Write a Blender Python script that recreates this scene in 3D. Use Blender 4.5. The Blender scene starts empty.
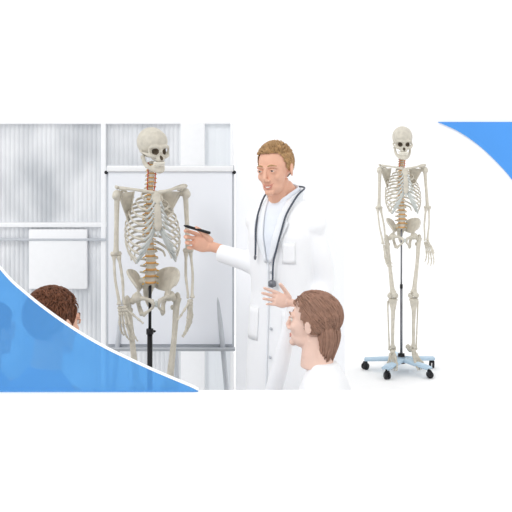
import bpy, bmesh, math, random
from mathutils import Vector, Matrix, Euler, noise
random.seed(4)
V=Vector
scene=bpy.context.scene
scene.view_settings.view_transform='Standard'
scene.view_settings.look='None'
ZOOM=None

# ---------------------------------------------------------------- materials
def lin(c):
    c/=255.0
    return c/12.92 if c<=.04045 else ((c+.055)/1.055)**2.4
def mat(name,rgb,rough=.6,var=.06,scale=30,bump=0,k=1.0,metal=0,stretch=(1,1,1),spec=.3):
    m=bpy.data.materials.new(name); m.use_nodes=True
    nt=m.node_tree; b=nt.nodes['Principled BSDF']
    base=[min(1,lin(c)*k) for c in rgb]
    tc=nt.nodes.new('ShaderNodeTexCoord'); mp=nt.nodes.new('ShaderNodeMapping')
    mp.inputs['Scale'].default_value=stretch
    nz=nt.nodes.new('ShaderNodeTexNoise'); nz.inputs['Scale'].default_value=scale
    cr=nt.nodes.new('ShaderNodeValToRGB')
    cr.color_ramp.elements[0].position=.3; cr.color_ramp.elements[1].position=.7
    cr.color_ramp.elements[0].color=[c*(1-var) for c in base]+[1]
    cr.color_ramp.elements[1].color=[min(1,c*(1+var)) for c in base]+[1]
    nt.links.new(tc.outputs['Object'],mp.inputs['Vector']); nt.links.new(mp.outputs['Vector'],nz.inputs['Vector'])
    nt.links.new(nz.outputs['Fac'],cr.inputs['Fac']); nt.links.new(cr.outputs['Color'],b.inputs['Base Color'])
    b.inputs['Roughness'].default_value=rough; b.inputs['Metallic'].default_value=metal
    b.inputs['Specular IOR Level'].default_value=spec
    if bump:
        bp=nt.nodes.new('ShaderNodeBump'); bp.inputs['Strength'].default_value=bump; bp.inputs['Distance'].default_value=.01
        nt.links.new(nz.outputs['Fac'],bp.inputs['Height']); nt.links.new(bp.outputs['Normal'],b.inputs['Normal'])
    return m
BONE=mat('bone_ivory',(214,208,194),.5,.10,40,k=.88)
CART=mat('costal_cartilage',(206,210,206),.5,.05,40,k=.9)
TOOTH=mat('teeth_ivory',(240,236,224),.35,.02)
DARK=mat('bone_cavity_shade',(95,84,70),.8,.1)  # dark tone painted in as the shade inside sockets and nose hollow
DISC=mat('disc_tan',(214,162,100),.5,.08)
RED=mat('artery_red',(196,60,45),.4,.05)
YEL=mat('nerve_yellow',(228,184,80),.5,.05)
BLACK=mat('black_plastic',(28,28,32),.4,.1)
RUBBER=mat('stethoscope_rubber',(78,84,96),.5,.05)
STEEL=mat('stand_steel',(120,122,128),.35,.05,metal=.4)
STAND=mat('stand_pale_blue',(190,214,232),.35,.03)
SKIN=mat('skin_fair',(230,180,155),.5,.03,25)
SKINP=mat('skin_pale',(238,204,188),.5,.03,25)
LIP=mat('lips_pink',(208,138,124),.4,.05)
EYEW=mat('eye_white',(225,222,216),.2,.01)
IRIS=mat('iris_dark',(60,60,66),.2,.1)
HAIRB=mat('hair_light_brown',(178,142,100),.6,.25,60)
HAIRM=mat('hair_brown',(110,68,46),.55,.3,60)
HAIRW=mat('hair_soft_brown',(156,120,102),.6,.15,60)  # tone lightened to imitate the white fade over the woman
COAT=mat('coat_white',(247,248,250),.8,.01,8)
LAPEL=mat('lapel_white',(237,240,244),.8,.01,8)
SHIRT=mat('shirt_white',(230,235,243),.8,.02,30)
SHIRTM=mat('shirt_grey_blue',(120,150,190),.8,.04,30)
TROU=mat('trousers_grey',(95,100,112),.85,.08,60)
SHOE=mat('shoe_leather',(50,40,36),.4,.1)
PAPER=mat('paper_white',(238,241,247),.8,.008,3)
FRAME=mat('frame_light_grey',(190,194,200),.4,.02)
WHITE=mat('paint_white',(252,252,252),.8,.0,k=1)
WALLM=mat('wall_white',(254,254,254),.9,.0)
POST=mat('partition_white_frame',(240,241,243),.6,.01)
CHAIR=mat('chair_grey_plastic',(170,176,184),.5,.04)
BLUEW=mat('blue_paint',(80,156,238),.6,.05,1.2,k=.92)

def glassmat():
    m=bpy.data.materials.new('ribbed_glass_grey'); m.use_nodes=True
    nt=m.node_tree; b=nt.nodes['Principled BSDF']
    tc=nt.nodes.new('ShaderNodeTexCoord'); mp=nt.nodes.new('ShaderNodeMapping'); mp.inputs['Scale'].default_value=(2.2,1,1.4)
    nz=nt.nodes.new('ShaderNodeTexNoise'); nz.inputs['Scale'].default_value=1.6; nz.inputs['Detail'].default_value=2
    cr=nt.nodes.new('ShaderNodeValToRGB')
    a=[lin(c) for c in (188,192,197)]; c2=[lin(c) for c in (228,230,233)]  # noise tones painted in for blurred shapes and reflections in the glass
    cr.color_ramp.elements[0].position=.32; cr.color_ramp.elements[1].position=.62
    cr.color_ramp.elements[0].color=a+[1]; cr.color_ramp.elements[1].color=c2+[1]
    nt.links.new(tc.outputs['Object'],mp.inputs['Vector']); nt.links.new(mp.outputs['Vector'],nz.inputs['Vector'])
    nt.links.new(nz.outputs['Fac'],cr.inputs['Fac']); nt.links.new(cr.outputs['Color'],b.inputs['Base Color'])
    b.inputs['Roughness'].default_value=.25
    return m
GLASS=glassmat()
FROST=mat('frosted_glass_light',(232,236,240),.3,.02,2)

def swoosh_mat():
    m=bpy.data.materials.new('blue_swoosh_translucent'); m.use_nodes=True
    nt=m.node_tree; b=nt.nodes['Principled BSDF']; out=nt.nodes['Material Output']
    tc=nt.nodes.new('ShaderNodeTexCoord'); nz=nt.nodes.new('ShaderNodeTexNoise'); nz.inputs['Scale'].default_value=1.5
    cr=nt.nodes.new('ShaderNodeValToRGB')
    cr.color_ramp.elements[0].color=[lin(c) for c in (72,148,218)]+[1]
    cr.color_ramp.elements[1].color=[lin(c) for c in (104,176,232)]+[1]
    nt.links.new(tc.outputs['Object'],nz.inputs['Vector']); nt.links.new(nz.outputs['Fac'],cr.inputs['Fac'])
    nt.links.new(cr.outputs['Color'],b.inputs['Base Color']); b.inputs['Roughness'].default_value=.4
    tr=nt.nodes.new('ShaderNodeBsdfTransparent'); tr.inputs['Color'].default_value=(.5,.8,1,1)
    mx=nt.nodes.new('ShaderNodeMixShader'); mx.inputs[0].default_value=.55
    nt.links.new(tr.outputs[0],mx.inputs[1]); nt.links.new(b.outputs[0],mx.inputs[2]); nt.links.new(mx.outputs[0],out.inputs['Surface'])
    return m
SWOOSH=swoosh_mat()

# ---------------------------------------------------------------- geometry kit
def crom(pts,rads,sub):
    if len(pts)<3 or sub<=1: return [V(p) for p in pts],list(rads)
    P=[V(p) for p in pts]; P=[P[0]*2-P[1]]+P+[P[-1]*2-P[-2]]
    R=[rads[0]]+list(rads)+[rads[-1]]
    op=[];orr=[]
    for i in range(1,len(P)-2):
        for j in range(sub):
            t=j/sub; t2=t*t;t3=t2*t
            op.append(.5*((2*P[i])+(-P[i-1]+P[i+1])*t+(2*P[i-1]-5*P[i]+4*P[i+1]-P[i+2])*t2+(-P[i-1]+3*P[i]-3*P[i+1]+P[i+2])*t3))
            s=t*t*(3-2*t); orr.append(R[i]*(1-s)+R[i+1]*s)
    op.append(P[-2]); orr.append(R[-2]); return op,orr
class G:
    def __init__(s,T=None): s.v=[];s.f=[];s.m=[];s.T=T or Matrix.Identity(4)
    def add(s,vs,fs,mi=0):
        o=len(s.v); s.v+= [s.T@V(p) for p in vs]; s.f+=[[o+i for i in f] for f in fs]; s.m+=[mi]*len(fs)
    def tube(s,pts,rads,n=10,sub=4,flat=1,up=None,mi=0,cap=.5):
        if not hasattr(rads,'__len__'): rads=[rads]*len(pts)
        P,R=crom(pts,rads,sub); vs=[];fs=[]
        N=None
        for i,p in enumerate(P):
            t=(P[min(i+1,len(P)-1)]-P[max(i-1,0)]).normalized()
            if N is None or up is not None:
                u=V(up) if up is not None else (V((0,0,1)) if abs(t.z)<.8 else V((1,0,0)))
                N=u-t*u.dot(t)
            else: N=N-t*N.dot(t)
            N.normalize(); B=t.cross(N)
            for k in range(n):
                a=2*math.pi*k/n
                vs.append(p+R[i]*(math.cos(a)*N+flat*math.sin(a)*B))
        L=len(P)
        for i in range(L-1):
            for k in range(n):
                k2=(k+1)%n; fs.append([i*n+k,i*n+k2,(i+1)*n+k2,(i+1)*n+k])
        t0=(P[0]-P[1]).normalized(); t1=(P[-1]-P[-2]).normalized()
        vs.append(P[0]+t0*R[0]*cap); vs.append(P[-1]+t1*R[-1]*cap)
        for k in range(n):
            k2=(k+1)%n
            fs.append([L*n,k2,k]); fs.append([L*n+1,(L-1)*n+k,(L-1)*n+k2])
        s.add(vs,fs,mi)
    def ell(s,c,r,rot=(0,0,0),mi=0,n=16,h=10):
        if not hasattr(r,'__len__'): r=(r,r,r)
        c=V(c); E=Euler(rot).to_matrix(); vs=[];fs=[]
        for j in range(1,h):
            ph=math.pi*j/h
            for i in range(n):
                a=2*math.pi*i/n
                vs.append(c+E@V((r[0]*math.sin(ph)*math.cos(a),r[1]*math.sin(ph)*math.sin(a),r[2]*math.cos(ph))))
        for j in range(h-2):
            for i in range(n):
                i2=(i+1)%n; fs.append([j*n+i,(j+1)*n+i,(j+1)*n+i2,j*n+i2])
        t=len(vs); vs.append(c+E@V((0,0,r[2]))); vs.append(c-E@V((0,0,r[2])))
        for i in range(n):
            i2=(i+1)%n; fs.append([t,i,i2]); fs.append([t+1,(h-2)*n+i2,(h-2)*n+i])
        s.add(vs,fs,mi)
    def box(s,c,d,rot=(0,0,0),mi=0):
        c=V(c);E=Euler(rot).to_matrix(); x,y,z=[a/2 for a in d]
        vs=[c+E@V(p) for p in [(-x,-y,-z),(x,-y,-z),(x,y,-z),(-x,y,-z),(-x,-y,z),(x,-y,z),(x,y,z),(-x,y,z)]]
        s.add(vs,[[0,3,2,1],[4,5,6,7],[0,1,5,4],[1,2,6,5],[2,3,7,6],[3,0,4,7]],mi)
    def loft(s,rows,n=32,mi=0,p=2.0):
        vs=[];fs=[]
        for (z,rx,ry,cx,cy) in rows:
            for k in range(n):
                a=2*math.pi*k/n; ca,sa=math.cos(a),math.sin(a)
                vs.append((cx+rx*math.copysign(abs(ca)**(2/p),ca),cy+ry*math.copysign(abs(sa)**(2/p),sa),z))
        L=len(rows)
        for i in range(L-1):
            for k in range(n):
                k2=(k+1)%n; fs.append([i*n+k,i*n+k2,(i+1)*n+k2,(i+1)*n+k])
        fs.append(list(range(n))[::-1]); fs.append([(L-1)*n+k for k in range(n)]); s.add(vs,fs,mi)
    def grid(s,rows,th,mi=0):
        R=len(rows);C=len(rows[0]); top=[];bot=[]
        for i in range(R):
            for j in range(C):
                p=V(rows[i][j]); du=V(rows[i][min(j+1,C-1)])-V(rows[i][max(j-1,0)]); dv=V(rows[min(i+1,R-1)][j])-V(rows[max(i-1,0)][j])
                nn=du.cross(dv); nn=nn.normalized() if nn.length>1e-9 else V((0,1,0))
                top.append(p+nn*th/2); bot.append(p-nn*th/2)
        N=R*C; fs=[]
        for i in range(R-1):
            for j in range(C-1):
                a=i*C+j; fs.append([a,a+1,a+C+1,a+C]); fs.append([N+a,N+a+C,N+a+C+1,N+a+1])
        for j in range(C-1):
            fs.append([j,N+j,N+j+1,j+1]); a=(R-1)*C+j; fs.append([a,a+1,N+a+1,N+a])
        for i in range(R-1):
            a=i*C; fs.append([a,a+C,N+a+C,N+a]); a=i*C+C-1; fs.append([a,N+a,N+a+C,a+C])
        s.add(top+bot,fs,mi)
def rawobj(g,name):
    me=bpy.data.meshes.new(name); me.from_pydata([tuple(v) for v in g.v],[],g.f); me.update()
    bm=bmesh.new(); bm.from_mesh(me); bmesh.ops.recalc_face_normals(bm,faces=bm.faces); bm.to_mesh(me); bm.free()
    o=bpy.data.objects.new(name,me); scene.collection.objects.link(o); return o
def bake(o):
    dg=bpy.context.evaluated_depsgraph_get(); dg.update()
    me=bpy.data.meshes.new_from_object(o.evaluated_get(dg)); o.modifiers.clear(); o.data=me
def obj(g,name,mats,parent=None,voxel=None,sm=4,matfn=None,flat=False,cutters=None,bevel=0):
    o=rawobj(g,name); mi=list(g.m)
    if voxel:
        r=o.modifiers.new('r','REMESH'); r.mode='VOXEL'; r.voxel_size=voxel
        if sm:
            q=o.modifiers.new('s','SMOOTH'); q.factor=.5; q.iterations=sm
        bake(o)
        if cutters:
            c=rawobj(cutters,name+'_cut'); b=o.modifiers.new('b','BOOLEAN'); b.object=c; b.operation='DIFFERENCE'; b.solver='EXACT'
            bake(o); bpy.data.objects.remove(c)
    if bevel:
        b=o.modifiers.new('b','BEVEL'); b.width=bevel; b.segments=2; b.limit_method='ANGLE'; bake(o)
    me=o.data; me.materials.clear()
    for m in mats: me.materials.append(m)
    if not voxel and not bevel and len(me.polygons)==len(mi): me.polygons.foreach_set('material_index',mi)
    if matfn:
        for p in me.polygons: p.material_index=matfn(p.center)
    elif voxel or bevel:
        for p in me.polygons: p.material_index=0
    if not flat: me.polygons.foreach_set('use_smooth',[True]*len(me.polygons))
    me.update(); o.parent=parent; return o
def empty(name,loc,rz=0):
    e=bpy.data.objects.new(name,None); e.empty_display_size=.1; e.location=loc; e.rotation_euler=(0,0,rz); scene.collection.objects.link(e); return e

# ---------------------------------------------------------------- skeleton model
def bone(g,a,b,r,k=1.6,mi=0,n=8,k2=None):
    a=V(a);b=V(b);k2=k2 or k
    g.tube([a,a.lerp(b,.12),a.lerp(b,.3),a.lerp(b,.7),a.lerp(b,.88),b],[r*k*.9,r*k,r*1.05,r,r*k2,r*k2*.9],n=n,sub=2,mi=mi)
def rot(v,ax,a): return Matrix.Rotation(a,3,V(ax))@V(v)
FING=[(.030,.062,(.040,.024,.018),.10),(.011,.060,(.044,.028,.019),.03),(-.007,.056,(.040,.026,.018),-.05),(-.024,.051,(.031,.020,.016),-.14)]
def hand_paths(w,d,t,n,curl,tc=.2,tang=.75,sc=1):
    w=V(w);d=V(d).normalized();t=V(t);t=(t-d*t.dot(d)).normalized();n=V(n);n=(n-d*n.dot(d)-t*n.dot(t)).normalized()
    out=[]
    for i,(off,mc,ph,sp) in enumerate(FING):
        base=w+d*.028*sc+t*off*.75*sc; dd=(d+t*sp).normalized()
        k=w+d*(.028+mc)*sc+t*off*1.15*sc; pts=[base,k]; ax=dd.cross(n); a=0
        for j,l in enumerate(ph):
            a+=curl[i]*(.8 if j==0 else 1.1); dr=rot(dd,ax,a) if abs(a)>1e-6 else dd
            pts.append(pts[-1]+dr*l*sc)
        out.append(pts)
    b=w+d*.014*sc+t*.022*sc; td=(d*math.cos(tang)+t*math.sin(tang)+n*.25).normalized(); pts=[b,b+td*.044*sc]
    a=0
    for l in (.034,.026):
        a+=tc; dr=(td*math.cos(a)+(d*.7+n*.7).normalized()*math.sin(a)).normalized(); pts.append(pts[-1]+dr*l*sc)
    out.append(pts); return out,(w,d,t,n)
def hand_bones(g,w,d,t,n,curl=(.2,.22,.25,.28)):
    paths,(w,d,t,n)=hand_paths(w,d,t,n,curl)
    for r in range(2):
        for c in range(4):
            g.ell(w+d*(.006+.013*r)+t*(.018-.012*c),.0085,n=8,h=6)
    for p in paths:
        rr=[.0048,.0042,.0036,.003]
        for i in range(len(p)-1): bone(g,p[i],p[i]+(p[i+1]-p[i])*.94,rr[min(i,3)],1.55)

def skeleton(loc,rz,skull_rz,skull_tilt,arms,rbase,ssc=1.0):
    root=empty('anatomical_skeleton_model',loc,rz)
    T=Matrix.Translation((0,0,1.775))
    TS=T@Matrix.Translation((0,.02,-.12*ssc-.02*(1-ssc)))@Matrix.Rotation(skull_rz,4,'Z')@Matrix.Rotation(skull_tilt,4,'X')@Matrix.Scale(ssc,4)@Matrix.Translation((0,-.02,.12))
    g=G(TS)
    g.ell((0,.022,-.078),(.073,.092,.078),n=32,h=20); g.ell((0,-.03,-.072),(.060,.05,.058),n=24,h=16)
    g.ell((0,-.045,-.125),(.046,.035,.05)); g.ell((0,.03,-.13),(.05,.05,.03))
    g.tube([(-.05,-.062,-.098),(-.025,-.078,-.096),(0,-.078,-.100),(.025,-.078,-.096),(.05,-.062,-.098)],.009,sub=3)
    g.tube([(0,-.076,-.1),(0,-.086,-.125)],[.007,.006],sub=1)
    for s in(-1,1):
        g.tube([(s*.03,-.072,-.150),(s*.05,-.062,-.142),(s*.063,-.035,-.134),(s*.069,0,-.128),(s*.066,.02,-.125)],[.009,.010,.007,.005,.006],sub=3)
        g.tube([(s*.054,-.058,-.098),(s*.056,-.056,-.12),(s*.05,-.06,-.142)],.006,sub=3)
        g.tube([(s*.056,.012,-.15),(s*.056,.016,-.165)],[.012,.007],sub=1)
    g.ell((0,-.066,-.160),(.028,.026,.018)); g.ell((0,-.05,-.150),(.036,.03,.016))
    c=G(TS)
    cut=[((-.029,-.085,-.121),(.0185,.034,.0165)),((.029,-.085,-.121),(.0185,.034,.0165)),((0,-.1,-.150),(.0105,.026,.015))]
    for a,b in cut: c.ell(a,b)
    inv=TS.inverted()
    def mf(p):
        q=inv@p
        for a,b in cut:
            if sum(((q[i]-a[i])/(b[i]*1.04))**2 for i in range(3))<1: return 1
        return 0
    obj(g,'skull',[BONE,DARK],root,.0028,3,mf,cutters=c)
    g=G(TS)
    for s in(-1,1):
        g.tube([(s*.057,.003,-.135),(s*.055,.004,-.155),(s*.052,-.004,-.183),(s*.043,-.03,-.203),(s*.025,-.062,-.216),(0,-.078,-.220)],[.007,.010,.013,.012,.012,.014],sub=4,flat=.65,up=(0,0,1))
    g.ell((0,-.076,-.222),(.018,.010,.010))
    g.tube([(-.03,-.045,-.197),(-.018,-.068,-.198),(0,-.076,-.199),(.018,-.068,-.198),(.03,-.045,-.197)],.008,sub=3)
    obj(g,'jaw',[BONE],root,.0028,2)
    g=G(TS)
    for row,z in((0,-.1785),(1,-.1885)):
        for k in range(-6,7):
            a=k*.2; x=.030*math.sin(a)*1.05; y=-.052-.036*math.cos(a)+.004*row
            g.ell((x,y,z),(.0036,.0036,.0062),n=8,h=6)
    obj(g,'teeth',[TOOTH],root)
    def sy(z):
        pts=[(-.15,.018),(-.24,.022),(-.30,.045),(-.42,.075),(-.54,.060),(-.64,.028),(-.72,.040),(-.80,.075)]
        for (a,b),(c2,d) in zip(pts,pts[1:]):
            if z<=a and z>=c2:
                t=(a-z)/(a-c2); t=t*t*(3-2*t); return b+(d-b)*t
        return pts[-1][1] if z<-.8 else pts[0][1]
    g=G(T); z0s=-.178*ssc; z=z0s; tz=[]; ch=(.3005+z0s)/7
    for i in range(24):
        if i<7: h=ch;r=.0125;tp=.024;sp=.02
        elif i<19: h=.0215+.0003*(i-7);r=.0140+.0006*(i-7);tp=.033-.0006*(i-7);sp=.035
        else: h=.031;r=.0235+.0008*(i-19);tp=.042;sp=.035
        y=sy(z-h/2); c0=z-h/2
        g.tube([(0,y,z-.001),(0,y,z-h*.25),(0,y,z-h*.5),(0,y,z-h*.70)],[r,r*.94,r*.88,r],n=14,sub=2,cap=.05)
        g.tube([(0,y,z-h*.68),(0,y,z-h*1.0)],[r*1.03,r*1.03],n=14,sub=1,mi=1,cap=.05)
        for s in(-1,1):
            g.tube([(s*r*.6,y+r*.8,c0),(s*tp,y+r+.008,c0+(.004 if i>=19 else 0))],[.0055,.004 if i<19 else .005],n=7,sub=1)
            if i>0: g.tube([(s*r*.7,y+r*.5,z-h*.95),(s*(r+.012),y-.002,z-h*1.12)],[.0032,.0028],n=6,sub=1,mi=2)
        g.tube([(0,y+r*.8,c0),(0,y+r+sp*.6,c0-.008),(0,y+r+sp,c0-(.018 if 7<=i<19 else .010))],[.008,.0045,.0045],n=7,sub=2)
        if 7<=i<19: tz.append(c0)
        z-=h
    for s in(-1,1): g.tube([(s*.017,.016,z0s-.007),(s*.018,.02,-.23),(s*.018,.028,-.28),(s*.016,.04,-.305)],.0026,n=6,mi=3)
    obj(g,'spine',[BONE,DISC,YEL,RED],root)
    g=G(T)
    w=[.046,.074,.094,.108,.118,.124,.127,.128,.126,.118,.098,.074]
    fy=[-.035,-.055,-.068,-.078,-.084,-.087,-.087,-.082,-.074,-.060,-.0,.045]
    drop=[.035,.05,.062,.072,.082,.092,.102,.108,.110,.104,.075,.045]
    stz=[-.322,-.345,-.375,-.402,-.428,-.452,-.470]
    for i in range(12):
        z0=tz[i]; y0=sy(z0); W=w[i]; f=fy[i]; dz=drop[i]
        for s in(-1,1):
            if i<10:
                x4=W*(.52 if i<6 else .52+.07*(i-5))
                pts=[(s*.016,y0+.010,z0),(s*W*.45,y0+.032,z0-.004),(s*W*.85,y0+.012,z0-dz*.25),(s*W,(y0+f)/2,z0-dz*.55),(s*W*.88,f*.55+.0,z0-dz*.85),(s*x4,f+.004,z0-dz*1.02)]
            else: pts=[(s*.016,y0+.010,z0),(s*W*.5,y0+.03,z0-.008),(s*W*.9,y0+.008,z0-dz*.5),(s*W,y0*.3+f*.7,z0-dz)]
            g.tube(pts,[.0048]+[.0058]*(len(pts)-2)+[.0063],n=8,sub=4,flat=.55,up=(0,0,1))
            if i<10:
                e=V(pts[-1]); st=V((s*.014,-.078 if i>0 else -.055,stz[min(i,6)]+(0 if i<7 else -.004*(i-6))))
                if i==0: st=V((s*.014,-.055,-.318))
                mid=e.lerp(st,.5)+V((0,-.006,-.010 if i>4 else -.002))
                g.tube([e,mid,st],[.0062,.0058,.005],n=8,sub=3,flat=.6,up=(0,0,1),mi=1)
    g.tube([(0,-.052,-.305),(0,-.062,-.33),(0,-.074,-.352)],[.024,.021,.015],flat=.35,up=(1,0,0),n=14)
    g.tube([(0,-.076,-.356),(0,-.083,-.40),(0,-.088,-.45),(0,-.088,-.475)],[.014,.016,.019,.012],flat=.35,up=(1,0,0),n=14)
    g.tube([(0,-.088,-.478),(0,-.086,-.505)],[.008,.004],flat=.5,sub=1,mi=1)
    obj(g,'ribcage',[BONE,CART],root)
    g=G(T)
    for s in(-1,1):
        g.tube([(s*.014,-.052,-.303),(s*.05,-.062,-.296),(s*.10,-.035,-.288),(s*.155,.002,-.283)],[.009,.007,.0065,.009],n=10)
        A,B,C=V((s*.066,.088,-.305)),V((s*.150,.040,-.310)),V((s*.092,.092,-.445))
        rows=[]
        for i in range(7):
            t=i/6; l=A.lerp(C,t); r=B.lerp(C,t); rows.append([l.lerp(r,u/5)+V((0,.006*math.sin(math.pi*u/5),0)) for u in range(6)])
        g.grid(rows,.005)
        g.tube([A,C],[.004,.005],sub=1); g.tube([B,C],[.007,.005],sub=1)
        g.tube([A+V((0,.004,-.03)),V((s*.115,.082,-.300)),V((s*.160,.045,-.280)),V((s*.166,.012,-.281))],[.004,.006,.008,.008])
        g.tube([V((s*.135,.035,-.30)),V((s*.138,-.005,-.296))],[.007,.006],sub=1)
        g.ell((s*.150,.030,-.312),(.010,.014,.018))
    obj(g,'shoulder_girdle',[BONE],root)
    for s,nm in((-1,'arm_right'),(1,'arm_left')):
        el,wr,hd,th=arms[s]; sh=V((s*.165,.018,-.312)); el=V(el); wr=V(wr); g=G(T)
        g.ell(sh,(.021,.021,.021)); g.ell(sh+V((s*.010,-.004,-.008)),(.014,.016,.018))
        g.tube([sh+V((0,0,-.01)),sh.lerp(el,.15),sh.lerp(el,.5),sh.lerp(el,.85),el],[.017,.0125,.0105,.0115,.015],sub=4,n=12)
        wv=V((1,0,0)); g.tube([el-wv*.022,el+wv*.022],[.011,.011],sub=1); g.ell(el+V((0,.012,.004)),(.010,.010,.014))
        d=(wr-el).normalized()
        for q,ra in((1,(.010,.0062,.007,.012)),(-1,(.012,.0068,.0056,.0075))):
            o1=el+d*.012+wv*(s*q*.011); o2=wr+wv*(s*q*.011)
            bow=V((s*q*.006,0,0))
            g.tube([o1,o1.lerp(o2,.15)+bow*.4,o1.lerp(o2,.5)+bow,o1.lerp(o2,.88),o2],[ra[0],ra[1],ra[1],ra[2],ra[3]],n=10)
        g2=V(th); dd=V(hd).normalized(); nn=(g2.cross(dd)) if s<0 else dd.cross(g2)
        hand_bones(g,wr+dd*.008,dd,g2,nn)
        obj(g,nm,[BONE],root)
    PX=.84
    g=G(T@Matrix.Scale(PX,4,(1,0,0)))
    for s in(-1,1):
        crest=[V((s*.108,-.058,-.735)),V((s*.128,-.050,-.708)),V((s*.143,-.018,-.682)),V((s*.135,.025,-.668)),V((s*.100,.062,-.672)),V((s*.065,.085,-.690)),V((s*.048,.090,-.715))]
        low=[V((s*.088,-.035,-.780)),V((s*.084,-.022,-.775)),V((s*.080,0,-.772)),V((s*.075,.02,-.772)),V((s*.065,.040,-.772)),V((s*.052,.06,-.77)),V((s*.042,.07,-.765))]
        rows=[]
        for k in range(7):
            t=k/6; rows.append([a.lerp(b,t)+V((-s*.008,.006,0))*math.sin(math.pi*t)*1.2 for a,b in zip(low,crest)])
        g.grid(rows,.008); g.tube(crest,[.007,.008,.007,.0065,.0065,.007,.008],n=10)
        g.ell((s*.090,-.005,-.790),(.026,.026,.027))
        g.tube([(s*.085,-.02,-.790),(s*.05,-.045,-.792),(s*.016,-.055,-.806)],[.012,.0085,.012])
        g.tube([(s*.016,-.055,-.81),(s*.016,-.05,-.830),(s*.035,-.032,-.850),(s*.056,-.005,-.872)],[.011,.008,.007,.012])
        g.tube([(s*.080,.015,-.80),(s*.070,.028,-.835),(s*.060,.005,-.872)],[.014,.012,.014])
        g.tube([(s*.02,.065,-.72),(s*.05,.07,-.735)],[.018,.016],sub=1)
    g.tube([(0,.045,-.722),(0,.070,-.755),(0,.090,-.79),(0,.092,-.825),(0,.078,-.85)],[.046,.036,.026,.014,.006],flat=.42,up=(1,0,0),n=16)
    obj(g,'pelvis',[BONE],root,.0034,2)
    g=G(T); g.ell((0,-.056,-.815),(.008,.008,.016)); obj(g,'pubic_symphysis',[CART],root)
    for s,nm in((-1,'leg_right'),(1,'leg_left')):
        g=G(T); h=V((s*.082,-.012,-.790)); k=V((s*.076,-.01,-1.215)); tr=V((s*.121,.004,-.800)); an=V((s*.076,0,-1.590))
        g.ell(h,.023); g.tube([h,V((s*.104,-.002,-.808))],[.015,.016],sub=1); g.ell(tr,(.014,.018,.022))
        g.tube([tr+V((0,0,-.005)),tr+V((-s*.006,0,-.05)),tr.lerp(k,.45)+V((0,-.008,0)),tr.lerp(k,.85),k+V((0,0,.02))],[.020,.0155,.0130,.0165,.026],n=14)
        g.ell(tr+V((-s*.022,.012,-.05)),(.009,.009,.012))
        for q in(-1,1): g.ell(k+V((q*.021,.006,-.002)),(.019,.027,.021))
        g.ell(k+V((0,-.034,.012)),(.019,.010,.021))
        kt=k+V((0,0,-.030))
        g.tube([kt,kt+V((0,0,-.025)),kt+V((0,-.004,-.09)),kt.lerp(an,.5),kt.lerp(an,.88),an],[.034,.027,.0155,.0125,.0120,.019],n=14)
        g.ell(kt,(.036,.025,.011)); g.ell(an+V((-s*.018,0,-.006)),(.008,.012,.016))
        g.tube([kt+V((s*.032,.014,-.012)),kt+V((s*.034,.016,-.06)),(kt+V((s*.03,.014,0))).lerp(an+V((s*.03,.008,0)),.5),an+V((s*.024,.006,.02)),an+V((s*.024,.006,-.018))],[.009,.0055,.0052,.006,.009],n=8)
        F=T@Matrix.Translation(an+V((0,0,-.018)))@Matrix.Rotation(s*.28,4,'Z')@Matrix.Rotation(.52,4,'X')
        f=G(F); f.ell((0,0,-.006),(.020,.028,.016)); f.ell((0,.045,-.030),(.018,.032,.022)); f.ell((0,.072,-.034),(.017,.014,.020)); f.ell((-s*.012,-.034,-.012),(.014,.017,.013)); f.ell((s*.014,-.030,-.02),(.014,.020,.012))
        for q in range(5):
            x=-s*(.026-.013*q); L=[.062,.068,.064,.060,.056][q]; r=[.0085,.0055,.005,.005,.0055][q]
            a=V((x*.75,-.050,-.014-.003*q)); b=V((x*1.25,-.050-L,-.030)); bone(f,a,b,r,1.4)
            f.ell(a+V((0,.006,0)),(.009,.010,.009),n=8,h=6)
            PL=[(.030,.022),(.022,.012,.01),(.021,.011,.009),(.019,.010,.008),(.017,.009,.008)][q]
            c2=b
            for j,l in enumerate(PL):
                e=c2+V((0,-l,-.003-.002*j)); bone(f,c2+V((0,-.002,0)),e,r*(.85-.12*j),1.4); c2=e
        o=len(g.v); g.v+=f.v; g.f+=[[i+o for i in ff] for ff in f.f]; g.m+=f.m
        obj(g,nm,[BONE],root)
    g=G()
    ztop=1.775-.70
    if rbase=='black':
        g.tube([(0,.05,.09),(0,.05,.80)],[.0125,.0125],n=16,sub=1,cap=.05); g.tube([(0,.05,.80),(0,.05,.825)],.017,n=16,sub=1,cap=.05)
        g.tube([(0,.05,.82),(0,.045,ztop)],.0075,n=12,sub=1,cap=.05)
        g.ell((.018,.05,.812),(.012,.006,.006))
    else:
        g.tube([(0,.05,.09),(0,.05,.62)],[.0095,.0095],n=16,sub=1,cap=.05,mi=2)
        g.tube([(0,.05,.60),(0,.05,.63)],.011,n=16,sub=1,cap=.05)
        g.tube([(0,.05,.62),(0,.045,ztop)],.0065,n=12,sub=1,cap=.05,mi=2)
    g.tube([(0,.05,.06),(0,.05,.13)],[.030,.024],n=20,sub=1,cap=.05)
    for i in range(5):
        a=math.radians(90+72*i)-rz+.06; d=V((math.cos(a),math.sin(a),0)); n2=V((-d.y,d.x,0)); R=.245; c0=V((0,.05,0))
        r0=[];
        for t in range(6):
            u=t/5; p=c0+d*(.02+R*u)+V((0,0,.092-.022*u)); wd=.044-.016*u
            r0.append([p-n2*wd,p-n2*wd*.5+V((0,0,.006)),p+V((0,0,.009)),p+n2*wd*.5+V((0,0,.006)),p+n2*wd])
        g.grid(r0,.018,mi=1)
        p=c0+d*(R+.008); g.tube([p+V((0,0,.078)),p+V((0,0,.045))],[.007,.007],n=8,sub=1)
        q=V((math.cos(a+.9),math.sin(a+.9),0)); ax=V((-q.y,q.x,0)); pc=p+q*.012
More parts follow.
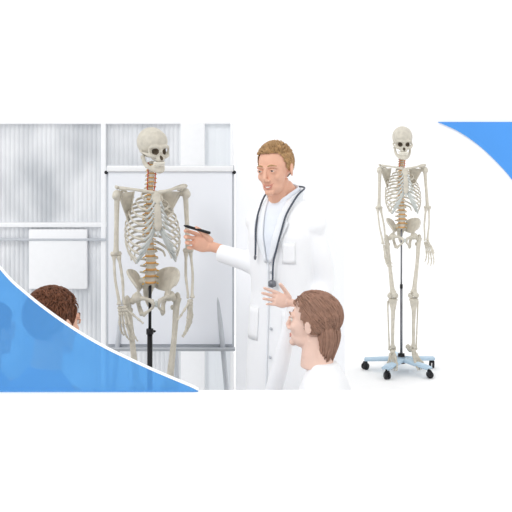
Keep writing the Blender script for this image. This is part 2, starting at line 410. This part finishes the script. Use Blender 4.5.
        for e in(-1,1): g.tube([pc+ax*(e*.018)+V((0,0,.0255)),pc+ax*(e*.005)+V((0,0,.0255))],[.0245,.0245],n=18,sub=1,cap=.05)
        g.tube([pc+ax*-.014+V((0,0,.048)),pc+ax*.014+V((0,0,.048))],[.012,.012],n=10,sub=1)
    obj(g,'rolling_stand',[BLACK,STAND,STEEL],root)
    return root

skeleton((-.480,4.65,0),.38,.22,.05,
  {-1:((-.172,.010,-.585),(-.158,-.04,-.810),(.12,-.10,-1),(.6,-.8,0)),
    1:((.176,.010,-.585),(.168,-.045,-.800),(-.04,-.12,-1),(-.6,-.8,0))},'black',.90)
skeleton((1.057,7.19,0),.10,-.12,.10,
  {-1:((-.176,.0,-.585),(-.152,-.07,-.835),(.10,-.15,-1),(-.5,-.9,0)),
    1:((.180,.0,-.585),(.150,-.07,-.815),(.22,-.15,-1),(.5,-.9,0))},'steel')

# ---------------------------------------------------------------- people
def head(parent,M,skin,hairmat,style,smile=True,name='head'):
    g=G(M)
    g.ell((0,.015,.03),(.074,.094,.083),n=28,h=18); g.ell((0,-.030,-.018),(.059,.056,.078),n=24,h=16)
    g.ell((0,-.028,-.072),(.048,.051,.041),n=20,h=14); g.ell((0,-.068,-.098),(.022,.017,.016))
    g.ell((0,-.064,-.066),(.028,.018,.026))
    for s in(-1,1):
        g.ell((s*.037,-.056,-.028),(.020,.021,.022)); g.ell((s*.0110,-.090,-.044),(.0075,.009,.007))
        g.tube([(s*.050,-.066,.012),(s*.030,-.080,.019),(s*.008,-.084,.014)],[.007,.008,.007],sub=3)
        g.ell((s*.077,.012,-.010),(.006,.016,.028),rot=(.15,0,s*.35)); g.ell((s*.080,.017,.006),(.005,.013,.017),rot=(.15,0,s*.45))
        g.tube([(s*.034,.015,-.07),(s*.026,.002,-.14)],[.018,.020],sub=1)
    g.tube([(0,-.083,.014),(0,-.094,-.012),(0,-.103,-.036)],[.0070,.0078,.0092],sub=3); g.ell((0,-.098,-.040),(.0095,.010,.0085))
    g.tube([(0,.018,-.05),(0,.022,-.10),(0,.03,-.18)],[.048,.049,.055],n=20)
    obj(g,name,[skin],parent,.0034,3)
    g=G(M)
    for s in(-1,1):
        c=V((s*.031,-.0735,-.002)); g.ell(c,(.0130,.0120,.0085),mi=0,n=16,h=12); g.ell(c+V((-.001,-.0095,0)),(.0048,.0034,.0050),mi=1,n=12,h=8)
        g.tube([c+V((-.0145,-.003,-.001)),c+V((-.006,-.0122,.0060)),c+V((.006,-.0122,.0060)),c+V((.0145,-.003,-.001))],.0032,n=8,mi=2)
        g.tube([c+V((-.0145,-.003,-.001)),c+V((-.006,-.0110,-.0062)),c+V((.006,-.0110,-.0062)),c+V((.0145,-.003,-.001))],.0024,n=8,mi=2)
        g.tube([(s*.013,-.090,.019),(s*.030,-.089,.024),(s*.050,-.073,.018)],[.0028,.0034,.0016],n=8,flat=.6,mi=3)
    cz=.009 if smile else 0
    g.tube([(-.027,-.069,-.067+cz),(-.014,-.0815,-.0665),(0,-.0850,-.068),(.014,-.0815,-.0665),(.027,-.069,-.067+cz)],[.001,.0024,.0028,.0024,.001],n=10,mi=4)
    g.tube([(-.026,-.068,-.068+cz),(-.014,-.080,-.0765),(0,-.0838,-.0785),(.014,-.080,-.0765),(.026,-.068,-.068+cz)],[.001,.0026,.0034,.0026,.001],n=10,mi=4)
    g.tube([(-.022,-.070,-.068+cz*.6),(0,-.0825,-.0728),(.022,-.070,-.068+cz*.6)],[.002,.0050,.002],n=10,mi=5 if smile else 4)
    obj(g,name+'_face',[EYEW,IRIS,skin,hairmat,LIP,TOOTH],parent)
    g=G(M); C=V((0,.016,.032)); RX,RY,RZ=.078,.099,.089
    if style=='long': RX,RY,RZ=.083,.106,.091
    def keep(p):
        y=p.y
        if y<-.045: lim=.074
        elif y<-.01: lim=.074+(y+.045)/.035*(-.076)
        elif y<.03: lim=-.004 if style!='long' else -.025
        else: lim=-.004-(y-.03)/.06*.078
        return p.z>lim
    n1,h1=48,30; vs=[]
    for j in range(h1+1):
        for i in range(n1):
            ph=math.pi*j/h1;a=2*math.pi*i/n1
            d=V((math.sin(ph)*math.cos(a),math.sin(ph)*math.sin(a),math.cos(ph)))
            k=1+.02*noise.noise(d*6); vs.append(C+V((d.x*RX*k,d.y*RY*k,d.z*RZ*k)))
    fs=[]
    for j in range(h1):
        for i in range(n1):
            q=[j*n1+i,(j+1)*n1+i,(j+1)*n1+(i+1)%n1,j*n1+(i+1)%n1]
            cc=sum((vs[x] for x in q),V())/4
            if keep(cc): fs.append(q)
    g.add(vs,fs)
    N={'short':1500,'messy':1200,'long':1300}[style]
    cnt=0
    while cnt<N:
        d=V((random.gauss(0,1),random.gauss(0,1),random.gauss(0,1))).normalized()
        p=C+V((d.x*RX,d.y*RY,d.z*RZ))
        if not keep(p): continue
        cnt+=1
        nrm=V((d.x/RX,d.y/RY,d.z/RZ)).normalized()
        if style=='short':
            if p.z>.07: fl=V((-.5,.55,.05))+V((random.uniform(-.2,.2),random.uniform(-.2,.2),0)); up=.7 if p.y<0.02 else .3; L=.022 if p.y<0.02 else .018
            else: fl=V((0,.5,-.8)); up=.06;L=.012
        elif style=='messy':
            fl=V((random.uniform(-.5,.5),.25+random.uniform(-.4,.4),-.7 if p.z<.07 else -.1)); up=.22;L=.030
        else:
            fl=V((0,.115,-.055))-p; up=.05;L=.045
        fl=fl-nrm*fl.dot(nrm)
        if fl.length<1e-4: fl=V((0,1,0))-nrm*nrm.y
        fl.normalize(); r=random.uniform(.0016,.0030)
        p2=p+fl*L*.5+nrm*L*up*.5; p3=p+fl*L+nrm*(L*up*.6-L*L*4)
        g.tube([p-nrm*.002,p2,p3],[r,r,r*.3],n=5,sub=2)
    if style=='long':
        # hair gathered low at the nape, loose tail falling on the neck
        g.ell((0,.075,-.045),(.058,.045,.045))
        for k in range(240):
            a=random.uniform(0,6.28); rr=math.sqrt(random.random())
            x0=.056*math.cos(a)*rr; y0=.075+.040*math.sin(a)*rr
            zb=-.115-random.uniform(0,.035)
            pts=[V((x0*1.1,y0*.95,.0)),V((x0*1.12,y0+.006,-.04)),V((x0*.85,y0+.004,-.08)),V((x0*.55,y0*.85+.006,zb))]
            g.tube(pts,[.004,.005,.005,.002],n=6,sub=2)
    obj(g,name+'_hair',[hairmat],parent)

def flesh_hand(parent,M,w,d,t,n,curl,skin,name,tc=.2,tang=.75,sc=1):
    g=G(M); paths,(w,d,t,n)=hand_paths(w,d,t,n,curl,tc,tang,sc)
    g.tube([w-d*.05,w-d*.01,w+d*.02],[.024*sc,.023*sc,.024*sc],flat=.75,up=t,n=14)
    g.tube([w+d*.008,w+d*.045*sc,w+d*.082*sc],[.026*sc,.038*sc,.036*sc],flat=.38,up=t,n=16)
    rr=[[.0095,.0095,.0085,.008,.007],[.0095,.0095,.0085,.008,.007],[.009,.009,.008,.0075,.0065],[.0085,.008,.0072,.0065,.006],[.015,.012,.0105,.0085]]
    for p,r in zip(paths,rr): g.tube(p,[x*sc for x in r],n=10,sub=3)
    obj(g,name,[skin],parent,.0024,3); return paths
def seg(rows,z):
    for a,b in zip(rows,rows[1:]):
        if min(a[0],b[0])<=z<=max(a[0],b[0]):
            t=(z-a[0])/(b[0]-a[0]+1e-9); return [a[i]+(b[i]-a[i])*t for i in range(5)]
    return rows[-1]

# ---- doctor
DL=V((.122,4.36,0)); DR=-.62; UP=.035
doc=empty('doctor',DL,DR)
inv=(Matrix.Translation(DL)@Matrix.Rotation(DR,4,'Z')).inverted()
def dl(px,py,D): return inv@V(((px-256)*D/1000,D,1.78-(py-125.5)*D/1000))
rows=[(.52,.180,.130,0,.0),(.70,.174,.124,0,0),(.88,.164,.114,0,0),(1.02,.150,.105,0,-.002),(1.15,.157,.109,0,-.004),(1.27,.166,.112,0,-.003),(1.32,.162,.104,0,.004),(1.36,.144,.094,0,.010),(1.395,.112,.080,0,.015),(1.425,.076,.064,0,.02),(1.445,.056,.056,0,.02)]
g=G(); g.loft(rows,40,p=2.3)
shR=V((-.150,.01,1.318)); shL=V((.150,.01,1.318))
elR=dl(262,266,4.40)-V((0,0,UP)); wrR=dl(219,252.5,4.47)-V((0,0,UP))
g.ell(shR,(.055,.055,.055)); g.ell(shL,(.055,.055,.055))
g.tube([V((-.06,.015,1.385)),V((-.12,.012,1.352)),shR+V((0,0,-.01))],[.040,.045,.050],n=18); g.tube([V((.06,.015,1.385)),V((.12,.012,1.352)),shL+V((0,0,-.01))],[.040,.045,.050],n=18)
g.tube([shR+V((.03,0,0)),shR.lerp(elR,.5)+V((-.01,.01,0)),elR,elR.lerp(wrR,.45),wrR],[.056,.052,.047,.044,.040],n=20,sub=5,cap=.1)
elL=V((.186,.035,1.065)); wrL=V((.168,-.085,.90))
g.tube([shL+V((-.03,0,0)),shL.lerp(elL,.5),elL,elL.lerp(wrL,.6),wrL],[.056,.050,.045,.042,.040],n=20,sub=5,cap=.1)
obj(g,'lab_coat',[COAT],doc,.007,6)
def patch(curveL,curveR,zs,off,th,mt,name,nx=8):
    R=[]
    for z in zs:
        r=seg(rows,z); a=curveL(z); b=curveR(z); row=[]
        for i in range(nx+1):
            x=a+(b-a)*i/nx; q=min(.98,abs(x)/r[1]); y=r[4]-r[2]*(1-q**2.3)**(1/2.3)-off; row.append(V((x,y,z)))
        R.append(row)
    g=G(); g.grid(R,th); return obj(g,name,[mt],doc)
lerp=lambda z,z0,z1,a,b:a+(b-a)*(z-z0)/(z1-z0)
zs=[1.16+.27*i/14 for i in range(15)]
patch(lambda z:-lerp(z,1.16,1.43,.004,.054),lambda z:lerp(z,1.16,1.43,.004,.054),zs,.004,.006,SHIRT,'shirt_front')
for s,nm in((-1,'lapel_right'),(1,'lapel_left')):
    def inn(z,s=s): return s*lerp(z,1.16,1.43,.006,.050)
    def outf(z,s=s):
        return s*(lerp(z,1.16,1.43,.006,.050)+ (.044*math.sin(math.pi*min(1,max(0,(z-1.15)/.30))**1.3)+.008 if z<1.345 else .026))
    patch(inn,outf,zs,.012,.006,LAPEL,nm)
patch(lambda z:-.006,lambda z:.0,[.56+.60*i/14 for i in range(15)],.005,.006,LAPEL,'coat_front_edge',2)
patch(lambda z:.066,lambda z:.118,[1.16+.09*i/5 for i in range(6)],.003,.003,COAT,'chest_pocket')
patch(lambda z:.06,lambda z:.135,[.82+.14*i/5 for i in range(6)],.003,.003,COAT,'hip_pocket_left')
patch(lambda z:-.135,lambda z:-.06,[.82+.14*i/5 for i in range(6)],.003,.003,COAT,'hip_pocket_right')
g=G()
for s in(-1,1):
    g.tube([(s*.005,-.060,1.400),(s*.035,-.048,1.422),(s*.058,-.01,1.446),(s*.056,.03,1.462),(0,.072,1.470)],[.005,.014,.018,.019,.018],flat=.28,up=(0,0,1),n=10)
obj(g,'shirt_collar',[SHIRT],doc)
g=G()
for s in(-1,1):
    g.tube([(s*.056,-.050,1.405),(s*.072,-.02,1.425),(s*.074,.03,1.445),(0,.090,1.455)],[.010,.022,.024,.022],flat=.28,up=(0,0,1),n=12)
obj(g,'coat_collar',[LAPEL],doc)
g=G()
for k in range(4): 
    z=1.12-.12*k; r=seg(rows,z); g.ell((.014,r[4]-r[2]-.006,z),(.007,.004,.007),n=12,h=6)
obj(g,'coat_buttons',[FRAME],doc)
def cs(x,z,o=.022):
    r=seg(rows,z); q=min(.97,abs(x)/r[1]); return V((x,r[4]-r[2]*(1-q**2.3)**(1/2.3)-o,z))
g=G()
g.tube([V((.0,.100,1.475)),V((.068,.06,1.472)),V((.084,-.02,1.445)),cs(.074,1.37),cs(.068,1.30),cs(.050,1.22),cs(.035,1.16),cs(.03,1.08)],.0042,n=8,sub=5)
g.tube([V((.0,.100,1.475)),V((-.068,.06,1.472)),V((-.081,-.02,1.445)),cs(-.072,1.37),cs(-.064,1.30),cs(-.058,1.24),cs(-.060,1.19)],.0042,n=8,sub=5)
g.tube([cs(.03,1.085,.026),cs(.03,1.065,.026)],[.017,.017],sub=1,mi=1,n=16)
g.ell(cs(-.060,1.18,.024),(.006,.006,.012),mi=1)
obj(g,'stethoscope',[RUBBER,STEEL],doc)
for o in doc.children: o.location.z=UP
HD=dl(275,169,4.33)
M=Matrix.Translation(HD)@Matrix.Rotation(.10,4,'Z')@Matrix.Rotation(-.06,4,'Y')@Matrix.Rotation(.06,4,'X')@Matrix.Scale(.96,4)
head(doc,M,SKIN,HAIRB,'short')
g=G(); g.tube([M@V((0,.02,-.09)),V((0,.012,1.49)),V((0,.02,1.43))],[.046,.049,.054],n=20); obj(g,'neck',[SKIN],doc)
R3=inv.to_3x3()
hw=dl(213,247,4.49)
pth=flesh_hand(doc,Matrix.Identity(4),hw,R3@V((-1,.0,.30)),R3@V((.25,0,1)),R3@V((0,-1,-.1)),(.55,.72,.80,.85),SKIN,'hand_right',tc=.35,tang=.55)
g=G(); a=dl(184,225.5,4.44); b=dl(210,233,4.47)
g.tube([a,a.lerp(b,.12),b],[.003,.0065,.0065],n=10,sub=1); obj(g,'marker_pen',[BLACK],doc)
g=G()
for s in(-1,1):
    g.tube([(s*.08,.0,.78),(s*.085,0,.48),(s*.09,.01,.10)],[.080,.066,.052],n=18)
obj(g,'trousers',[TROU],doc)
g=G()
for s in(-1,1):
    g.ell((s*.09,-.05,.045),(.045,.13,.040)); g.box((s*.09,-.04,.012),(.08,.24,.024))
obj(g,'shoes',[SHOE],doc)

# ---- seated listeners
def chair(loc,rz):
    e=empty('classroom_chair',loc,rz)
    g=G()
    g.grid([[V((x*.20,-.20+.40*j/6,.43-.012*math.sin(math.pi*j/6)*(1-x*x))) for x in (-1,-.5,0,.5,1)] for j in range(7)],.018)
    g.grid([[V((x*.19,.235+.02*i/5+.03*(1-x*x),.54+.18*i/5)) for x in (-1,-.5,0,.5,1)] for i in range(6)],.014)
    for s in(-1,1):
        g.tube([(s*.18,-.18,.42),(s*.19,-.20,.0)],.011,sub=1,mi=1); g.tube([(s*.19,.24,.0),(s*.18,.21,.42),(s*.18,.25,.56),(s*.16,.265,.71)],.011,mi=1)
    obj(g,'seat_and_back',[CHAIR,STEEL],e)
def listener(name,px,py,D,rz,headrz,style,hair,skin,shirt,tilt=0,raise_hand=False,hs=1.0):
    hz=1.78-(py-125.5)*D/1000; x=(px-256)*D/1000
    e=empty(name,(x,D,0),rz)
    chair((x-math.sin(rz)*.10,D+math.cos(rz)*.10,0),rz)
    nz=hz-.16
    rw=[(.455,.165,.12,0,.09),(.60,.155,.11,0,.085),(nz-.32,.150,.108,0,.07),(nz-.18,.165,.108,0,.05),(nz-.09,.160,.095,0,.045),(nz-.045,.12,.078,0,.045),(nz-.01,.070,.060,0,.045),(nz+.015,.055,.053,0,.04)]
    g=G(); g.loft(rw,36,p=2.2)
    invp=(Matrix.Translation((x,D,0))@Matrix.Rotation(rz,4,'Z')).inverted()
    for s in(-1,1):
        sh=V((s*.150,.05,nz-.11)); g.ell(sh,(.053,.053,.053))
        if raise_hand and s==raise_hand[0]:
            wq=invp@raise_hand[1]; el=V((s*.17,-.20,nz-.30))
            g.tube([sh,sh.lerp(el,.5),el,el.lerp(wq,.5),wq],[.051,.045,.040,.033,.026],n=16,sub=4,cap=.1)
        else:
            el=sh+V((s*.045,-.04,-.26)); wq=V((s*.13,-.22,.60))
            g.tube([sh,sh.lerp(el,.5),el,el.lerp(wq,.5),wq],[.052,.047,.042,.036,.030],n=16,sub=4,cap=.1)
            flesh_hand(e,Matrix.Identity(4),wq+(wq-el).normalized()*.02,V((-s*.1,-1,-.1)),V((-s,0,0)),V((0,0,-1)),(.15,.18,.2,.22),skin,'hand_left' if s>0 else 'hand_right')
    obj(g,'shirt',[shirt],e,.008,5)
    M=Matrix.Translation((0,0,hz))@Matrix.Rotation(headrz,4,'Z')@Matrix.Rotation(tilt,4,'X')@Matrix.Scale(hs,4)
    head(e,M,skin,hair,style,smile=False)
    g=G(); g.tube([M@V((0,.02,-.09)),V((0,.035,nz)),V((0,.045,nz-.05))],[.042,.046,.06],n=20); obj(g,'neck',[skin],e)
    g=G(); g.ell((0,.10,.53),(.16,.13,.09),n=24)
    for s in(-1,1): g.tube([(s*.09,.08,.53),(s*.10,-.18,.53),(s*.10,-.36,.51),(s*.10,-.37,.46),(s*.10,-.33,.10)],[.082,.075,.060,.056,.042],n=18)
    obj(g,'trousers',[TROU],e,.009,4)
    g=G()
    for s in(-1,1): g.ell((s*.10,-.39,.045),(.043,.125,.040)); g.box((s*.10,-.38,.012),(.078,.23,.024))
    obj(g,'shoes',[SHOE],e)
    return e,invp
wl=lambda px,py,D:V(((px-256)*D/1000,D,1.78-(py-125.5)*D/1000))
DW=3.62
e,ip=listener('seated_woman',312,321,DW,-1.75,-.22,'long',HAIRW,SKINP,COAT,tilt=-.12,raise_hand=(-1,wl(294,306,DW+.13)),hs=.90)
r3=ip.to_3x3()
flesh_hand(e,Matrix.Identity(4),ip@wl(291,303,DW+.125),r3@V((-1,-.15,.28)),r3@V((.25,.1,1)),r3@V((.15,-1,-.1)),(.22,.26,.3,.36),SKINP,'hand_raised',sc=.72)
listener('seated_man',54,322,3.60,2.35,.15,'messy',HAIRM,SKIN,SHIRTM,tilt=.05,hs=1.05)
listener('seated_man',-6,330,4.30,2.5,0,'messy',HAIRM,SKIN,SHIRTM)

# ---------------------------------------------------------------- flip chart easel
fc=empty('flip_chart_easel',((170.5-256)*.00513,5.13,0))
g=G(); W=.655; zt=1.575; zb=.645
g.box((0,.0,(zt+zb)/2),(W,.018,zt-zb)); obj(g,'board',[FRAME],fc,bevel=.003)
g=G(); g.box((0,-.013,(zt+zb)/2-.008),(W-.022,.008,zt-zb-.05)); obj(g,'paper_pad',[PAPER],fc,flat=True)
g=G(); g.box((0,-.018,zt-.016),(W-.01,.022,.030)); obj(g,'top_clamp_bar',[POST],fc,bevel=.004)
g=G()
for s in(-1,1): g.tube([(s*(W/2),-.022,zt-.035),(s*(W/2),.012,zt-.035)],.009,sub=1,n=14)
obj(g,'clamp_knobs',[BLACK],fc)
g=G(); g.box((0,-.035,zb-.004),(W+.01,.06,.010)); g.box((0,-.062,zb+.002),(W+.01,.006,.014)); obj(g,'pen_tray',[FRAME],fc,bevel=.002)
g=G()
for s in(-1,1): g.tube([(s*.20,.02,1.30),(s*.27,-.02,.64),(s*.33,-.10,.0)],[.013,.013,.012],sub=1,n=12)
g.tube([(0,.03,1.40),(0,.52,.0)],.013,sub=1,n=12)
obj(g,'legs',[FRAME],fc)

# ---------------------------------------------------------------- glass partition
DP=5.95
gp=empty('glass_partition',(0,DP,0))
X=lambda px:(px-256)*DP/1000
Z=lambda py:1.78-(py-125.5)*DP/1000
def ribbed(x0,x1,z0,z1,name,mt,per=.027,amp=.005,y=0):
    g=G(); n=int((x1-x0)/per*8); vs=[];fs=[]
    for i in range(n+1):
        x=x0+(x1-x0)*i/n; yy=y-amp*abs(math.sin(math.pi*x/per))
        vs+= [(x,yy,z0),(x,yy,z1),(x,y+.012,z0),(x,y+.012,z1)]
    for i in range(n):
        a=4*i; fs+=[[a,a+4,a+5,a+1],[a+2,a+3,a+7,a+6],[a+1,a+5,a+7,a+3],[a,a+2,a+6,a+4]]
    fs+=[[0,1,3,2],[4*n,4*n+2,4*n+3,4*n+1]]
    g.add(vs,fs); obj(g,name,[mt],gp,flat=True)
ribbed(-2.1,X(181),Z(222),Z(124),'ribbed_pane_upper',GLASS)
ribbed(-2.1,X(181),.05,Z(227),'ribbed_pane_lower',GLASS)
g=G()
g.box(((-2.1+X(233))/2,0,Z(224.5)),(X(233)+2.1,.05,.028)); g.box(((-2.1+X(233))/2,0,Z(123)),(X(233)+2.1,.05,.014)); g.box(((-2.1+X(233))/2,0,.025),(X(233)+2.1,.05,.05))
g.box((X(104),0,.9),(.03,.055,1.79))
g.box(((X(181)+X(205))/2,0,.9),(X(205)-X(181),.07,1.795)); g.box((X(232),0,.9),(.02,.06,1.79))
g.box((-2.1,0,.9),(.04,.06,1.79))
obj(g,'frame',[POST],gp,bevel=.003)
ribbed(X(205),X(231),.05,Z(124),'frosted_pane',FROST,.06,.003)
g=G()
x0,x1,z0,z1=X(30),X(88),Z(288),Z(229)
g.box(((x0+x1)/2,-.02,(z0+z1)/2),(x1-x0,.03,z1-z0)); 
obj(g,'white_notice_board',[POST],gp,bevel=.004)
g=G(); g.box((X(60)-.05,-.02,Z(239)),(.75,.036,.014)); obj(g,'rail',[FRAME],gp,bevel=.002)
g=G(); g.box(((X(236)+X(345))/2,.0,.86),(X(345)-X(236),.02,1.66)); obj(g,'side_panel',[mat('panel_off_white',(247,248,251),.8,.0)],gp,bevel=.003)

# ---------------------------------------------------------------- lower white border wall with curved blue banner graphic
DA=2.92; ztop=1.78-264.5*(DA+.02)/1000
g=G(); g.box((0,DA,ztop/2),(5,.04,ztop)); obj(g,'lower_border_wall',[WHITE],flat=True)  # stand-in for the white lower border, hides legs and chairs behind it
cur=[(-60,190),(0,268),(25,293),(60,320),(100,345),(150,369),(190,386),(198,390)]
P,_=crom([V((a,0,b)) for a,b in cur],[1]*len(cur),6)
pts=[((p.x-256)*DA/1000,1.78-(p.z-125.5)*DA/1000) for p in P]
zlo=ztop+.0005
pts=[(x,max(z,zlo)) for x,z in pts]
e=empty('blue_swoosh_graphic',(0,DA,0)); g=G()  # banner's blue swoosh with its white stroke, built as a translucent panel
n=len(pts); vs=[]
for x,z in pts: vs+=[(x,-.003,z),(x,.003,z),(x,-.003,zlo),(x,.003,zlo)]
fs=[]
for i in range(n-1):
    a=4*i; fs+=[[a,a+4,a+6,a+2],[a+1,a+3,a+7,a+5],[a,a+1,a+5,a+4],[a+2,a+6,a+7,a+3]]
fs+=[[0,2,3,1],[4*n-4,4*n-3,4*n-1,4*n-2]]
g.add(vs,fs); obj(g,'panel',[SWOOSH],e,flat=True)
g=G(); g.tube([V((x,0,z+.002)) for x,z in pts],.0045,n=8,sub=1); obj(g,'edge_stroke',[WHITE],e)

# ---------------------------------------------------------------- room
g=G(); g.box((0,2.5,-.05),(24,14,.1)); obj(g,'floor',[WALLM],flat=True)
g=G(); g.box((0,8.55,3),(24,.1,6)); obj(g,'wall_back',[WALLM],flat=True)
cur=[(438,122),(458,131),(478,144.5),(495,160),(512,179),(535,212),(548,240)]
P,_=crom([V((a,0,b)) for a,b in cur],[1]*len(cur),5)
DB=8.48; pts=[((p.x-256)*DB/1000,1.78-(p.z-125.5)*DB/1000) for p in P]
g=G(); zt=pts[0][1]; n=len(pts); vs=[]
for x,z in pts: vs+=[(x,DB,z),(x,DB+.018,z),(x,DB,zt+.0005),(x,DB+.018,zt+.0005)]
fs=[]
for i in range(n-1):
    a=4*i; fs+=[[a,a+4,a+6,a+2],[a+1,a+3,a+7,a+5],[a,a+1,a+5,a+4],[a+2,a+6,a+7,a+3]]
fs+=[[4*n-4,4*n-3,4*n-1,4*n-2]]
g.add(vs,fs); obj(g,'blue_corner_graphic',[BLUEW],flat=True)  # banner's blue corner shape, built as a thin slab before the wall

# ---------------------------------------------------------------- light & camera
w=bpy.data.worlds.new('world'); scene.world=w; w.use_nodes=True
w.node_tree.nodes['Background'].inputs[0].default_value=(1,1,1,1); w.node_tree.nodes['Background'].inputs[1].default_value=1.0
def sun(name,rot_,en,ang):
    l=bpy.data.lights.new(name,'SUN'); l.energy=en; l.angle=math.radians(ang); o=bpy.data.objects.new(name,l); o.rotation_euler=rot_; scene.collection.objects.link(o); o.location=(0,0,8)
sun('sun_key',(math.radians(48),0,math.radians(-35)),.85,14)
cam=bpy.data.cameras.new('camera'); co=bpy.data.objects.new('camera',cam); scene.collection.objects.link(co)
co.location=(0,0,1.78); co.rotation_euler=(math.radians(90),0,0)
zm,cx,cy=ZOOM if ZOOM else (1,256,256)
cam.sensor_width=36; cam.lens=1000*36/512*zm; cam.shift_x=(cx-256)*zm/512; cam.shift_y=-(cy-125.5)*zm/512; cam.clip_end=100
scene.camera=co
